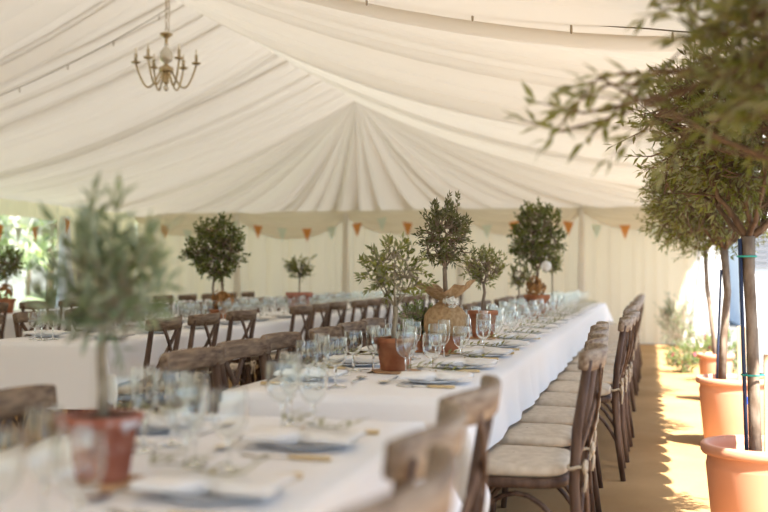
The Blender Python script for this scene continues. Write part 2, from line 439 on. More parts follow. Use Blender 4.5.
bunting([(XL+.5, yb, 2.04), (-6.9, yb, 2.02), (-4.3, yb, 2.05), (-1.7, yb, 2.04), (.75, yb, 2.03)], .15, .44, 'orange and mint bunting strung along the back wall')
bunting([(XL+.30, 9.2, 1.97), (XL+.30, 12.0, 1.98), (XL+.30, 14.6, 1.97), (XL+.45, YF-.5, 1.98)], .20, .44, 'orange and mint bunting strung across the left opening', 0)

def ceil_pt(x, y, off=.12):
    t = min(1, abs(x-X0)/W); return Vector((x, y, ZR-(ZR-ZE)*sagg(t, .55)-off))
def lights(pts, step, label):
    cab = MB(); path = []
    pts = [Vector(p) for p in pts]
    for p, q in zip(pts, pts[1:]):
        for k in range(8):
            u = k/8; path.append(p.lerp(q, u)-Vector((0,0,.05*u*(1-u))))
    path.append(pts[-1]); cab.tube(path, .0035, 5)
    root = link('string_lights', None); tag(root, label, 'string lights'); link('cable', cab.mesh('cable', M['cable']), root)
    bm_ = MB(); bm_.lathe([(.003,0),(.005,-.012),(.006,-.03),(.005,-.045),(.001,-.05)], 8); bmesh_ = bm_.mesh('bulb', M['bulb'])
    acc = 0
    for a, b in zip(path, path[1:]):
        acc += (b-a).length
        if acc > step: acc = 0; link('bulb', bmesh_, root, tuple(b))
lights([ceil_pt(-3.2, 5.0, .20), ceil_pt(-2.5, 4.95, .20), ceil_pt(-1.7, 4.9, .19), ceil_pt(-.9, 4.85, .17), ceil_pt(0, 4.8, .14), ceil_pt(.8, 4.75, .10)], .42, 'thin string of small bulbs across the right roof slope')
lights([ceil_pt(-8.4, 8.75, .12), ceil_pt(-7.2, 8.72, .14), ceil_pt(-6, 8.7, .15), ceil_pt(-5, 8.68, .15), ceil_pt(-4.1, 8.65, .12)], .42, 'thin string of small bulbs across the left roof slope')

# ------------------------------------------------------------------ chandelier
def chandelier(loc):
    root = link('chandelier', None); root.location = loc; tag(root, 'antique brass candle chandelier hanging from the ridge', 'chandelier')
    top = ZR-.02-loc[2]
    ch = MB(); n = int((top-.42)/.045)
    for k in range(n):
        z = .42+.045*k+.02; a = PI/2*(k % 2)
        ring = [(.010*math.cos(t)*math.cos(a), .010*math.cos(t)*math.sin(a), z+.027*math.sin(t)) for t in [2*PI*j/10 for j in range(11)]]
        ch.tube(ring, .003, 5, False)
    link('chain', ch.mesh('chain', M['brass']), root)
    fl = MB(); fl.tube([(.022, 0, .42), (.028, .0, .6), (.02, 0, .8), (.024, 0, top)], .004, 5); link('flex', fl.mesh('flex', M['brass']), root)
    cup = MB(); cup.lathe([(.0,.425),(.052,.42),(.056,.405),(.03,.39),(.014,.37),(.014,.33),(.02,.325)], 20); link('top_cup', cup.mesh('top_cup', M['brass']), root)
    col = MB(); col.lathe([(.018,.33),(.012,.31),(.03,.29),(.055,.255),(.06,.22),(.05,.185),(.022,.165),(.015,.15)], 20); link('globe', col.mesh('globe', M['crystal']), root)
    b = MB(); b.lathe([(.015,.16),(.03,.14),(.06,.125),(.064,.10),(.05,.085),(.025,.07),(.03,.05),(.022,.02),(.03,.0),(.012,-.02),(.001,-.025)], 20); link('hub', b.mesh('hub', M['brass']), root)
    dr = MB(); dr.lathe([(.0,-.02),(.02,-.035),(.024,-.055),(.012,-.075),(.0,-.08)], 14); link('pendant_drop', dr.mesh('drop', M['crystal']), root)
    arm = MB(); pts = []
    for k in range(17):
        u = k/16; x = .05+.205*u; z = .09-.15*math.sin(PI*min(1, u*1.0)*.92)+.10*u**3
        pts.append((x, 0, z))
    arm.tube(pts, .0085, 7)
    ex, ez = pts[-1][0], pts[-1][2]
    pan = MB(); pan.lathe([(.0,ez),(.03,ez+.004),(.042,ez+.016),(.040,ez+.018),(.014,ez+.012),(.012,ez+.03),(.0,ez+.03)], 16, (ex,0,0))
    can = MB(); can.lathe([(.0,ez+.02),(.0135,ez+.02),(.0135,ez+.085),(.0,ez+.085)], 12, (ex,0,0))
    bu = MB(); bu.lathe([(.005,ez+.085),(.010,ez+.10),(.009,ez+.115),(.003,ez+.135),(.0,ez+.145)], 10, (ex,0,0))
    am, pm, cm, bm_ = arm.mesh('arm', M['brass']), pan.mesh('drip_pan', M['brass']), can.mesh('candle', M['candle']), bu.mesh('bulb', M['flame_bulb'])
    for k in range(6):
        a = link('arm', am, root); a.rotation_euler.z = 2*PI*k/6+.35
        link('drip_pan', pm, a); link('candle', cm, a); link('bulb', bm_, a)
chandelier((X0+.03, 8.40, 2.765))

# ------------------------------------------------------------------ tables and cloths
def cloth_mesh(y0, y1, x0, x1, end0, end1, side, seed):
    """linen laid flat on the table top and hanging over its edges; open ends at abutting tables"""
    def axis(a, b, o0, o1, st):
        out = []
        if o0:
            k = int(o0/.03)+1; out += [a-o0+o0*i/k for i in range(k)]
        n = max(2, int((b-a)/st)); out += [a+(b-a)*i/n for i in range(n+1)]
        if o1:
            k = int(o1/.03)+1; out += [b+o1*(i+1)/k for i in range(k)]
        return out
    ys = axis(y0, y1, end0, end1, .035); xs = axis(x0, x1, side, side, .08)
    rows = []
    for y in ys:
        row = []
        for x in xs:
            ox = x-x1 if x > x1 else (x-x0 if x < x0 else 0); oy = y-y1 if y > y1 else (y-y0 if y < y0 else 0)
            bx, by = min(max(x, x0), x1), min(max(y, y0), y1)
            r = math.hypot(ox, oy)
            if r < 1e-6:
                row.append((x, y, TZ+.0012*nz1(x*9+y*5, seed))); continue
            th = math.atan2(abs(oy), abs(ox)); fl = math.sin(2*th)**2
            p = by*5.2+bx*4.1
            wv = .5*math.sin(p*2.3+seed)+.5*nz1(p*1.2, seed)
            m = .045+.40*fl+(.095*wv+.04)*(r/.3)*(1-fl)
            m = max(.012, m)
            hx, hy = math.cos(th)*(1 if ox > 0 else -1 if ox < 0 else 0), math.sin(th)*(1 if oy > 0 else -1 if oy < 0 else 0)
            rr = r
            row.append((bx+hx*m*rr+hx*.006, by+hy*m*rr+hy*.006, TZ-rr*math.sqrt(max(.1, 1-m*m))))
        rows.append(row)
    mb = MB(); mb.grid(rows); return mb.mesh('tablecloth', M['cloth'])
def table_tmpl(L, wd):
    t = MB(); t.box(-wd/2+.004, wd/2-.004, .004, L-.004, TZ-.03, TZ-.003); out = [('tabletop', t.mesh('tabletop', M['table_wood'], False))]
    for y in (.10, L-.10):
        for sx_ in (-1, 1):
            l = MB(); l.tube([(sx_*.06, y, 0), (sx_*.06, y, TZ-.03)], .014, 8); out.append(('leg', l.mesh('leg', M['silver'])))
        b = MB(); b.tube([(-.06, y, .18), (.06, y, .18)], .010, 8); out.append(('crossbar', b.mesh('crossbar', M['silver'])))
    return out
TL = 1.83
TMPL_T = {}
def table_row(x0, x1, y0, n, rowname, seed, ends=(.36, .36), side=.228):
    cx = (x0+x1)/2; wd = x1-x0
    key = round(wd, 3)
    if key not in TMPL_T: TMPL_T[key] = table_tmpl(TL, wd)
    for i in range(n):
        ya = y0+i*TL; nm = rowname if n == 1 else '%s table of %s' % (ORD[i], rowname)
        spawn('trestle_table', TMPL_T[key], (cx, ya, 0), 0, 'folding trestle table under the white cloth, %s' % nm, 'table', 'trestle tables')
        c = link('tablecloth', cloth_mesh(ya, ya+TL, x0, x1, ends[0] if i == 0 else 0, ends[1] if i == n-1 else 0, side, seed+i*3.3))
        tag(c, 'white linen cloth over the %s' % nm, 'tablecloth', 'white tablecloths')
CX0, CX1 = -1.34, -.56
table_row(CX0, CX1, .84, 1, 'front table', 1)
table_row(CX0, CX1, 3.20, 6, 'centre row', 4)
S0, S1 = -3.66, -2.88
table_row(S0, S1, 5.27, 6, 'second row', 31)
Q0, Q1 = -6.4, -5.62
table_row(Q0, Q1, 7.0, 5, 'far left row', 61)

# ------------------------------------------------------------------ chair
def chair_tmpl(rail='rail_wood'):
    P = []
    def arc(a, b, bow, n=10):
        a, b, w_ = Vector(a), Vector(b), Vector(bow); return [a.lerp(b, k/n)+w_*(4*(k/n)*(1-k/n)) for k in range(n+1)]
    # seat frame: rounded trapezoid
    def outline(f, n=44):
        pts = []
        for k in range(n):
            a = 2*PI*k/n; c, s_ = math.cos(a), math.sin(a); e = .42
            x = math.copysign(abs(c)**e, c); y = math.copysign(abs(s_)**e, s_)
            wx = .215+.022*(y*.5+.5)-.0
            pts.append((x*(wx-.0)*f, y*.205*f))
        return pts
    s = MB(); rows = []
    for f, z in ((.05,.425),(.96,.425),(1,.432),(1,.452),(.97,.459),(.05,.459)):
        rows.append([(x, y, z) for x, y in outline(f)])
    s.grid(rows, True); P.append(('seat', s.mesh('seat', M['wood'])))
    c = MB(); rows = []
    for f, z in ((.02,.460),(.90,.460),(.965,.468),(.985,.478),(.975,.490),(.93,.499),(.70,.506),(.4,.508),(.02,.509)):
        rows.append([(x, y+.004, z) for x, y in outline(f)])
    c.grid(rows, True); P.append(('cushion', c.mesh('cushion', M['cushion'])))
    for sg in (-1, 1):
        l = MB(); l.tube([(sg*.20, -.265, 0), (sg*.197, -.235, .22), (sg*.195, -.222, .44), (sg*.198, -.232, .62), (sg*.205, -.270, .855)], [.0145,.017,.018,.017,.015], 10)
        P.append(('leg', l.mesh('leg', M['wood'])))
        l = MB(); l.tube([(sg*.205, .190, 0), (sg*.198, .172, .22), (sg*.192, .165, .43)], [.0135,.0165,.018], 10)
        P.append(('leg', l.mesh('leg', M['wood'])))
        # bow holding the cushion to the post
        t = MB(); cz = .50; px, py = sg*.196, -.225
        t.tube([(px+.022*math.cos(a), py+.022*math.sin(a), cz+.004*math.sin(a*2)) for a in [2*PI*k/14 for k in range(15)]], .006, 6, False)
        for q in (-1, 1):
            t.tube([(px, py-.024, cz), (px+q*.025, py-.034, cz+.018), (px+q*.050, py-.036, cz+.006), (px+q*.035, py-.036, cz-.014), (px, py-.026, cz)], .0055, 6, False)
            t.tube([(px, py-.026, cz), (px+q*.018, py-.038, cz-.03), (px+q*.030, py-.034, cz-.075)], .005, 6)
        P.append(('tie', t.mesh('tie', M['tie'])))
    # curved top rail
    r = MB(); pts = []; n = 18
    for k in range(n+1):
        u = -1+2*k/n; pts.append((u*.240, -.252-.055*(1-u*u), .852))
    hs = [.036*(.80+.20*(1-abs(-1+2*k/n)**6)) for k in range(n+1)]
    r.sweep(pts, (0, -.15, 1), hs, .0125); P.append(('top_rail', r.mesh('top_rail', M[rail])))
    # crossing bentwood slats
    for sg in (-1, 1):
        x = MB(); pts = []
        for k in range(15):
            u = k/14; xx = sg*(.188-.305*u+.0*u); yy = -.236-.060*math.sin(PI*u*.52)-.006*sg; z = .515+.318*u
            pts.append((xx, yy, z))
        x.sweep(pts, (1, 0, .9*sg), .0135, .0055); P.append(('back_slat', x.mesh('back_slat', M['wood'])))
    # bentwood braces
    for sg in (-1, 1):
        b = MB(); b.tube(arc((sg*.198, .178, .20), (sg*.197, -.238, .20), (0, 0, .205)), .009, 7); P.append(('brace', b.mesh('brace', M['wood'])))
    b = MB(); b.tube(arc((-.198, .175, .20), (.198, .175, .20), (0, 0, .205)), .009, 7); P.append(('brace', b.mesh('brace', M['wood'])))
    b = MB(); b.tube(arc((-.198, -.238, .20), (.198, -.238, .20), (0, 0, .205)), .009, 7); P.append(('brace', b.mesh('brace', M['wood'])))
    return P
CH = chair_tmpl(); CH_LIT = chair_tmpl('lit_rail')
# a chair faces local +Y; rows face the table: aisle side faces -X, the other side +X
def chair(xback, y, face, label, group, jit=0, k=.985, tm=None):
    rz = PI/2 if face < 0 else -PI/2
    cx = xback-.268*k if face < 0 else xback+.268*k
    spawn('crossback_chair', tm or CH, (cx, y, 0), rz+jit, label, 'chair', group, k)
for i, (y, xb) in enumerate(((1.25, -.285), (1.72, -.352), (2.27, -.368))):
    chair(xb, y, -1, 'cross-back chair on aisle side of the front table, %s from near end' % ORD[i], 'chairs at the front table', (-.02, .03, -.02)[i], 1.0, CH_LIT)
chair(-1.42, 2.17, 1, 'cross-back chair on left side of the front table, rail cut by the frame', 'chairs at the front table', .13, .96)
AX = [-.185,-.205,-.225,-.245,-.135,-.125,-.11,-.15,-.15,-.12,-.14,-.11,-.12,-.10,-.12,-.11,-.10]
for i in range(17):
    chair(AX[i]-.01, 3.72+.6*i, -1, 'cross-back chair with hessian cushion, aisle side of centre row, %s from near end' % ORD[i], 'aisle side chairs of the centre row', R.uniform(-.03, .03), tm=CH_LIT)
LY = [3.20, 3.68, 4.17, 4.66, 5.18, 5.68, 6.28, 6.88, 8.08, 8.68, 9.28, 9.88, 10.48, 11.08, 11.68, 12.28, 12.88, 13.48]
for i, y in enumerate(LY):
    chair(-1.44-.02*(i % 3), y, 1, 'dark cross-back chair, left side of centre row, %s from near end' % ORD[i], 'left side chairs of the centre row', R.uniform(-.02, .06), .985)
SY = [5.56, 6.17, 6.86, 8.02, 8.56, 9.16, 9.74, 10.30, 10.9, 11.5, 12.1, 12.7, 13.3, 13.9, 14.5, 15.1]
for i, y in enumerate(SY):
    chair(-2.66-.02*(i % 3), y, -1, 'dark cross-back chair, right side of second row, %s from near end' % ORD[i], 'right side chairs of the second row', R.uniform(-.05, .05))
for i in range(14):
    chair(-3.92, 5.62+.61*i, 1, 'cross-back chair, left side of second row, %s from near end' % ORD[i], 'left side chairs of the second row', R.uniform(-.05, .05))
for i, y in enumerate((7.96, 8.62, 9.28, 10.6, 11.26, 11.92, 12.58, 13.24, 13.9)):
    chair(-5.40, y, -1, 'cross-back chair, right side of far left row, %s from near end' % ORD[i], 'chairs of the far left row', R.uniform(-.05, .05))

# ------------------------------------------------------------------ tableware
def wine(h, rb, rr):
    b = MB(); z0 = h*.41
    prof = [(.0035, z0), (rb*.45, z0+.005), (rb*.74, z0+.016), (rb*.92, z0+(h-z0)*.32), (rb*.99, z0+(h-z0)*.5), (rb*.99, z0+(h-z0)*.72), (rr, h)]
    P = [Vector((r, z)) for r, z in [(.0, z0-.001)]+prof]; P = [P[0]*2-P[1]]+P+[P[-1]*2-P[-2]]; fine = []
    for k in range(1, len(P)-2):                       # smooth profile, evenly thin wall
        for q in range(6):
            t = q/6; a, b_, c, d = P[k-1], P[k], P[k+1], P[k+2]
            fine.append(.5*((2*b_)+(c-a)*t+(2*a-5*b_+4*c-d)*t*t+(3*b_-a-3*c+d)*t**3))
    fine.append(P[-2]); fine = [Vector((max(v.x, 0), v.y)) for v in fine]; inner = []
    for k, v in enumerate(fine):
        t = (fine[min(k+1, len(fine)-1)]-fine[max(k-1, 0)]).normalized(); n = Vector((-t.y, t.x))
        w_ = v+n*.0010; inner.append((max(0, w_.x) if k > 1 else 0, w_.y))
    top = fine[-1]; e = .0004
    outer = [(v.x, v.y) for v in fine[:-1]]+[(top.x, top.y-e), (top.x, top.y), (top.x-.0003, top.y+.0003)]
    inn = [(inner[-1][0]+.0003, top.y+.0003), (inner[-1][0], top.y), (inner[-1][0], top.y-e)]+inner[:-1][::-1]
    b.lathe(outer+inn, 40)
    s = MB(); s.lathe([(.0, 0), (rb*.92, 0), (rb*.93, .0015), (rb*.5, .004), (.007, .008), (.0042, .016), (.0036, z0*.6), (.0042, z0-.004), (.007, z0+.003), (.0, z0+.004)], 24)
    return [('bowl', b.mesh('bowl', M['glass'])), ('stem', s.mesh('stem', M['glass']))]
def tumbler(h, r0, r1):
    b = MB(); b.lathe([(.0, 0), (r0*.9, .0), (r0, .004), (r0+(r1-r0)*.5, h*.5), (r1, h), (r1-.001, h+.0008), (r1-.002, h), (r0-.002, .010), (.0, .010)], 26)
    return b.mesh('tumbler', M['glass'])
G_BIG, G_SML, G_TUM = wine(.166, .0395, .0365), wine(.156, .0365, .0335), wine(.180, .027, .025)
def plate_mesh():
    m = MB(); m.lathe([(.0, .003), (.055, .003), (.062, .005), (.087, .010), (.089, .012), (.087, .013), (.062, .009), (.055, .006), (.0, .006)], 40); return m.mesh('plate', M['plate'])
PLATE = plate_mesh()
def napkin_tmpl():
    m = MB(); rows = []; n = 26
    for k in range(n+1):
        u = -1+2*k/n
        pinch = 1-.45*math.exp(-(u/.16)**2)
        w_ = (.066+.014*abs(u)**1.5)*pinch; h_ = (.0115+.003*math.cos(u*3))*(.9+.2*pinch)
        if k in (0, n): w_ *= .86; h_ *= .5
        ring = []
        for j in range(18):
            a = 2*PI*j/18; c, s_ = math.cos(a), math.sin(a)
            ring.append((u*.125+.006*math.sin(j*1.7), math.copysign(abs(c)**.6, c)*w_+.004*math.sin(u*5), .014+math.copysign(abs(s_)**.8, s_)*h_*(1+.18*math.sin(c*9+u*2))))
        rows.append(ring)
    o = 0; m.grid(rows, True); m.f.append(tuple(reversed(range(18)))); m.f.append(tuple(n*18+k for k in range(18)))
    b = MB(); b.tube([(.002*math.sin(a*3), .033*math.cos(a), .014+.017*math.sin(a)) for a in [2*PI*k/18 for k in range(19)]], .0022, 6, False)
    return [('folded_cloth', m.mesh('napkin', M['napkin'])), ('twine_band', b.mesh('twine', M['twine']))]
NAPKIN = napkin_tmpl()
def leaf_into(mb, p, d, up, L, wd, curl=.15):
    d = d.normalized(); s = d.cross(up)
    s = s.normalized() if s.length > 1e-4 else d.orthogonal().normalized()
    n = s.cross(d)
    mb.add([p, p+d*L*.45+s*wd*.5+n*L*.04, p+d*L*.45-s*wd*.5+n*L*.04, p+d*L-n*L*curl, p+d*L*.5-n*L*.01], [(0,1,4), (0,4,2), (1,3,4), (4,3,2)])
def sprig_mesh(seed):
    rr = random.Random(seed); mb = MB(); st = MB()
    pts = [Vector((-.10+.19*k/6, .014*math.sin(k*.8+seed), .004+.004*math.sin(k))) for k in range(7)]
    mb.tube(pts, .0014, 5)
    for k, p in enumerate(pts):
        for sd in (-1, 1):
            d = Vector((.8, sd*rr.uniform(.5, .9), rr.uniform(.2, .75))); leaf_into(mb, p, d, Vector((0,0,1)), rr.uniform(.042, .058), .013, .1)
    return mb.mesh('sprig', M['olive'])
SPRIG = [sprig_mesh(k) for k in range(4)]
def knife_tmpl():
    b = MB(); b.sweep([(-.10,0,.003), (-.02,0,.003), (.0,0,.004)], (0,1,0), [.006, .010, .006], .001); h = MB(); h.sweep([(0,0,.006), (.03,0,.006), (.09,0,.006), (.10,0,.006)], (0,1,0), [.007, .0085, .010, .007], .005)
    return [('blade', b.mesh('blade', M['silver'])), ('handle', h.mesh('handle', M['horn']))]
def fork_tmpl():
    b = MB(); b.tube([(0,0,.005), (-.04,0,.004), (-.055,0,.004)], [.0035,.003,.006], 6)
    for q in range(4): b.tube([(-.055, -.009+.006*q, .004), (-.075, -.009+.006*q, .002), (-.105, -.009+.006*q, .006)], .0012, 5)
    b.sweep([(-.05,0,.004), (-.062,0,.003)], (0,1,0), [.006, .011], .001)
    h = MB(); h.sweep([(0,0,.006), (.03,0,.006), (.08,0,.006), (.09,0,.006)], (0,1,0), [.006, .0075, .009, .006], .0045)
    return [('tines', b.mesh('tines', M['silver'])), ('handle', h.mesh('handle', M['horn']))]
def spoon_mesh():
    b = MB(); b.tube([(.09,0,.006), (.03,0,.006), (-.03,0,.005)], [.004,.003,.0025], 6)
    rows = []
    for k in range(9):
        f = k/8; rows.append([(-.058+.030*f*math.cos(2*PI*j/18), .019*f*math.sin(2*PI*j/18), .001+.008*f*f) for j in range(18)])
    b.grid(rows, True); return b.mesh('spoon', M['silver'])
KNIFE, FORK, SPOON = knife_tmpl(), fork_tmpl(), spoon_mesh()

def setting(xe, y, face, where, grp, idx, items='pnokfsabt'):
    """one place at table edge xe; face -1: the diner sits on the aisle (+X) side and looks towards -X"""
    d = face; zt = TZ+.001
    rj = random.Random(hash((round(xe*100), round(y*100))) & 0xffff)
    j = lambda a=.012: rj.uniform(-a, a)
    right = -d                   # +Y is the right hand of someone looking towards -X
    px = xe+d*.165
    plc = '%s place from near end, %s' % (ORD[idx], where)
    def put(code, *a):
        if code in items: spawn(*a)
    put('p', 'dinner_plate', PLATE, (px+j(), y+j(), zt), 0, 'blue-grey plate at %s' % plc, 'plate', 'plates on the '+grp)
    put('n', 'napkin', NAPKIN, (px+j(), y+j(), zt+(.0125 if 'p' in items else .001)), j(.14), 'white tied napkin at %s' % plc, 'napkin', 'napkins on the '+grp)
    put('o', 'olive_sprig', SPRIG[idx % 4], (px+j(.02), y+j(.01), zt+(.046 if 'p' in items else .035)), j(.6), 'olive sprig on napkin at %s' % plc, 'sprig', 'olive sprigs on the '+grp)
    put('k', 'table_knife', KNIFE, (px+j(), y+right*.19+j(), zt), (0 if d < 0 else PI)+j(.06), 'horn-handled knife at %s' % plc, 'knife', 'cutlery on the '+grp)
    put('f', 'table_fork', FORK, (px+j(), y-right*.165+j(), zt), (0 if d < 0 else PI)+j(.06), 'horn-handled fork at %s' % plc, 'fork', 'cutlery on the '+grp)
    put('s', 'dessert_spoon', SPOON, (px+d*.165+j(.01), y-right*.02+j(), zt), (PI/2)*right+j(.08), 'steel spoon above plate at %s' % plc, 'spoon', 'cutlery on the '+grp)
    gx = xe+d*.27
    g = 'wine glasses on the '+grp
    put('a', 'wine_glass', G_SML, (gx-d*.045+j(), y+right*.235+j(), zt), 0, 'small wine glass at %s' % plc, 'wine glass', g)
    put('b', 'wine_glass', G_BIG, (gx+d*.040+j(), y+right*.20+j(), zt), 0, 'large wine glass at %s' % plc, 'wine glass', g)
    put('t', 'champagne_flute', G_TUM, (gx+d*.035+j(), y+right*.295+j(), zt), 0, 'slim tall glass at %s' % plc, 'glass', g)
for i, y in enumerate((1.10, 1.68, 2.23)): setting(CX1, y, -1, 'aisle side of front table', 'front table', i, 'abt' if i == 0 else 'pnokfsabt')
setting(CX0, 2.36, 1, 'left side of front table', 'front table', 0)
for i in range(17): setting(CX1, 3.63+.6*i, -1, 'aisle side of centre row', 'centre row', i, 'pnokfsabt' if i < 5 else 'pnoabt' if i < 9 else 'noabt')
for i in range(16): setting(CX0, 3.62+.62*i, 1, 'left side of centre row', 'centre row', i, 'pnokfsabt' if i < 2 else 'pnabt' if i < 4 else 'nabt' if i < 11 else 'abt')
for i in range(16): setting(S1, 5.62+.61*i, -1, 'right side of second row', 'second row', i, 'pnabt' if i < 12 else 'abt')
for i in range(14): setting(S0, 5.72+.61*i, 1, 'left side of second row', 'second row', i, 'pnabt' if i < 4 else 'abt')

# ------------------------------------------------------------------ plants
def rnd_dir(rr, up=0.0):
    while True:
        v = Vector((rr.uniform(-1,1), rr.uniform(-1,1), rr.uniform(-1,1)))
        if .05 < v.length < 1: v.normalize(); v.z += up; return v.normalized()
def bez(a, b, c, n=8):
    a, b, c = Vector(a), Vector(b), Vector(c)
    return [a*(1-u)**2+b*2*u*(1-u)+c*u*u for u in [k/n for k in range(n+1)]]
def crown(seed, fork, cen, rad, n_main, n_twig, twig_len, leaf, leafw, r0, per=9, droop=0.0, shell=.45, up=.35, twig_r=.0022, extra=None, spread=1.0, loose=.0):
    """branches from the fork into an ellipsoid, leafy twigs within it -> (wood MB, foliage MB)"""
    rr = random.Random(seed); wood, fol = MB(), MB()
    fork, cen = Vector(fork), Vector(cen); skel = []
    for k in range(n_main):
        a = 2*PI*k/n_main+rr.uniform(-.4,.4); e = rr.uniform(-.25,.85)
        tgt = cen+Vector((rad[0]*.62*math.cos(a)*spread, rad[1]*.62*math.sin(a)*spread, rad[2]*e))
        mid = fork.lerp(tgt, .45)+Vector((math.cos(a)*rad[0]*.22, math.sin(a)*rad[1]*.22, -.08*rad[2]))
        pts = bez(fork, mid, tgt, 10); pts = [p+rnd_dir(rr)*rad[0]*.025*(0 if i == 0 else 1) for i, p in enumerate(pts)]
        wood.tube(pts, [r0*(1-.78*i/10) for i in range(11)], 7); skel += pts[4:]
        for b in range(3):
            i = rr.randint(3, 8); s = pts[i]; t2 = s+Vector((rr.uniform(-1,1)*rad[0], rr.uniform(-1,1)*rad[1], rr.uniform(-.3,.9)*rad[2]))*.5
            p2 = bez(s, s.lerp(t2, .5)+Vector((0,0,.05*rad[2])), t2, 6); wood.tube(p2, [r0*.4*(1-.75*i/6) for i in range(7)], 5); skel += p2[2:]
    tw = []
    for k in range(n_twig):
        while True:
            v = Vector((rr.uniform(-1,1), rr.uniform(-1,1), rr.uniform(-1,1)))
            if v.length < 1 and v.length > shell*rr.random(): break
        f = 1+.22*mnoise.noise(v*2.3+Vector((seed,0,0)))+loose*rr.random()
        tw.append(cen+Vector((v.x*rad[0], v.y*rad[1], v.z*rad[2]))*f)
    for e in (extra or ()): tw.append(Vector(e))
    for p in tw:
        near = min(skel, key=lambda q: (q-p).length_squared)
        out = (p-cen); out = out.normalized() if out.length > 1e-6 else Vector((0,0,1))
        d = (out*.8+rnd_dir(rr)*.55+Vector((0,0,up-droop))).normalized()
        L = twig_len*rr.uniform(.6, 1.25); a = p-d*L*.5
        link_ = bez(near, near.lerp(a, .6)-Vector((0,0,.02)), a, 4)
        pts = [a+d*L*u-Vector((0,0,droop*L*u*u)) for u in (0,.25,.5,.75,1)]
        wood.tube(link_+pts[1:], [twig_r*1.5]*5+[twig_r, twig_r*.9, twig_r*.7, twig_r*.5], 4, False)
        up_ = rnd_dir(rr, .8); nl = per+rr.randint(-2, 2)
        for i in range(nl):
            u = (i+1)/nl; q = a+d*L*u-Vector((0,0,droop*L*u*u))
            s = d.cross(up_); s = s.normalized() if s.length > 1e-3 else d.orthogonal()
            if i % 4 >= 2: s = s.cross(d)
            sd = 1 if i % 2 else -1
            ld = (d*rr.uniform(.5, 1.0)+s*sd*rr.uniform(.5, 1.0)+Vector((0,0,rr.uniform(-.15,.25)))).normalized()
            leaf_into(fol, q, ld, rnd_dir(rr, 1.0), leaf*rr.uniform(.65,1.15), leafw*rr.uniform(.8,1.15), rr.uniform(-.05,.2))
        leaf_into(fol, pts[-1], d, rnd_dir(rr, .6), leaf, leafw)
    return wood, fol
def pot_mb(h, r0, r1, rim=.12, wall=.008):
    m = MB(); rh = h*rim*1.6
    m.lathe([(.0, 0), (r0, 0), (r0+.002, .004), (r0+(r1-r0)*.80, h-rh), (r1+.004, h-rh+.002), (r1+.008, h-.004), (r1+.006, h), (r1-wall, h), (r0+(r1-r0)*.88, h*.92), (.0, h*.92)], 40)
    return m
def soil_mb(h, r0, r1):
    m = MB(); rows = []; r = r1-.0105
    for k in range(7): rows.append([(r*k/6*math.cos(2*PI*j/24), r*k/6*math.sin(2*PI*j/24), h*.955+.005*mnoise.noise(Vector((k*1.1, j*1.7, h*50)))) for j in range(24)])
    m.grid(rows, True); return m
def potted(name, loc, label, cat, pot, pot_mat, trunk_pts, trunk_r, cr, bark, leafm, group=None, extra_parts=(), trunk_bark=None, leaf_name='foliage', rz=0):
    h, r0, r1 = pot
    T = [('pot', pot_mb(h, r0, r1).mesh('pot', M[pot_mat])), ('soil', soil_mb(h, r0, r1).mesh('soil', M['soil']))]
    t = MB(); t.tube(trunk_pts, trunk_r, 10); T.append(('trunk', t.mesh('trunk', M[trunk_bark or bark])))
    wood, fol = cr
    T.append(('branches', wood.mesh('branches', M[bark]))); T.append((leaf_name, fol.mesh('foliage', M[leafm])))
    for e in extra_parts: T.append(e)
    return spawn(name, T, loc, rz, label, cat, group)
def mat_disc(loc, r, label, rz=0, ex=1.0):
    m = MB(); m.lathe([(.0, 0), (r, 0), (r+.002, .003), (r, .006), (.0, .0065)], 36, wob=lambda a, z: (1+.03*math.sin(a*3+1))*(1+(ex-1)*max(0, math.cos(a))))
    spawn('cork_mat', m.mesh('cork_mat', M['slice']), loc, rz, label, 'mat', 'mats under the table pots')

TC = -.95; ZT = TZ+.0015
mh = .0075
# foreground olive in the limewashed pot
mat_disc((-.94, 1.745, ZT), .058, 'round cork mat under the foreground terracotta pot', 0, 1.5)
potted('potted_olive_tree', (-.958, 1.745, ZT+mh), 'blurred silvery olive tree in a limewashed terracotta pot on the front table', 'potted tree', (.117, .046, .067), 'limewash',
       [(0,0,.085), (.003,0,.16), (-.002,0,.22), (.004,0,.28)], [.0105,.010,.009,.009],
       crown(41, (.004,0,.28), (.0,0,.345), (.088,.085,.085), 5, 46, .10, .056, .0145, .0042, 8, up=.9, shell=.3,
             extra=[(-.025,.0,.455), (.02,.0,.455), (-.03,.01,.43), (.06,.0,.40), (-.02,0,.42), (.085,0,.395), (.02,.02,.41), (.095,0,.37), (-.095,0,.31), (-.09,0,.29), (.085,0,.31)], twig_r=.0014), 'bark_grey', 'olive_silver')
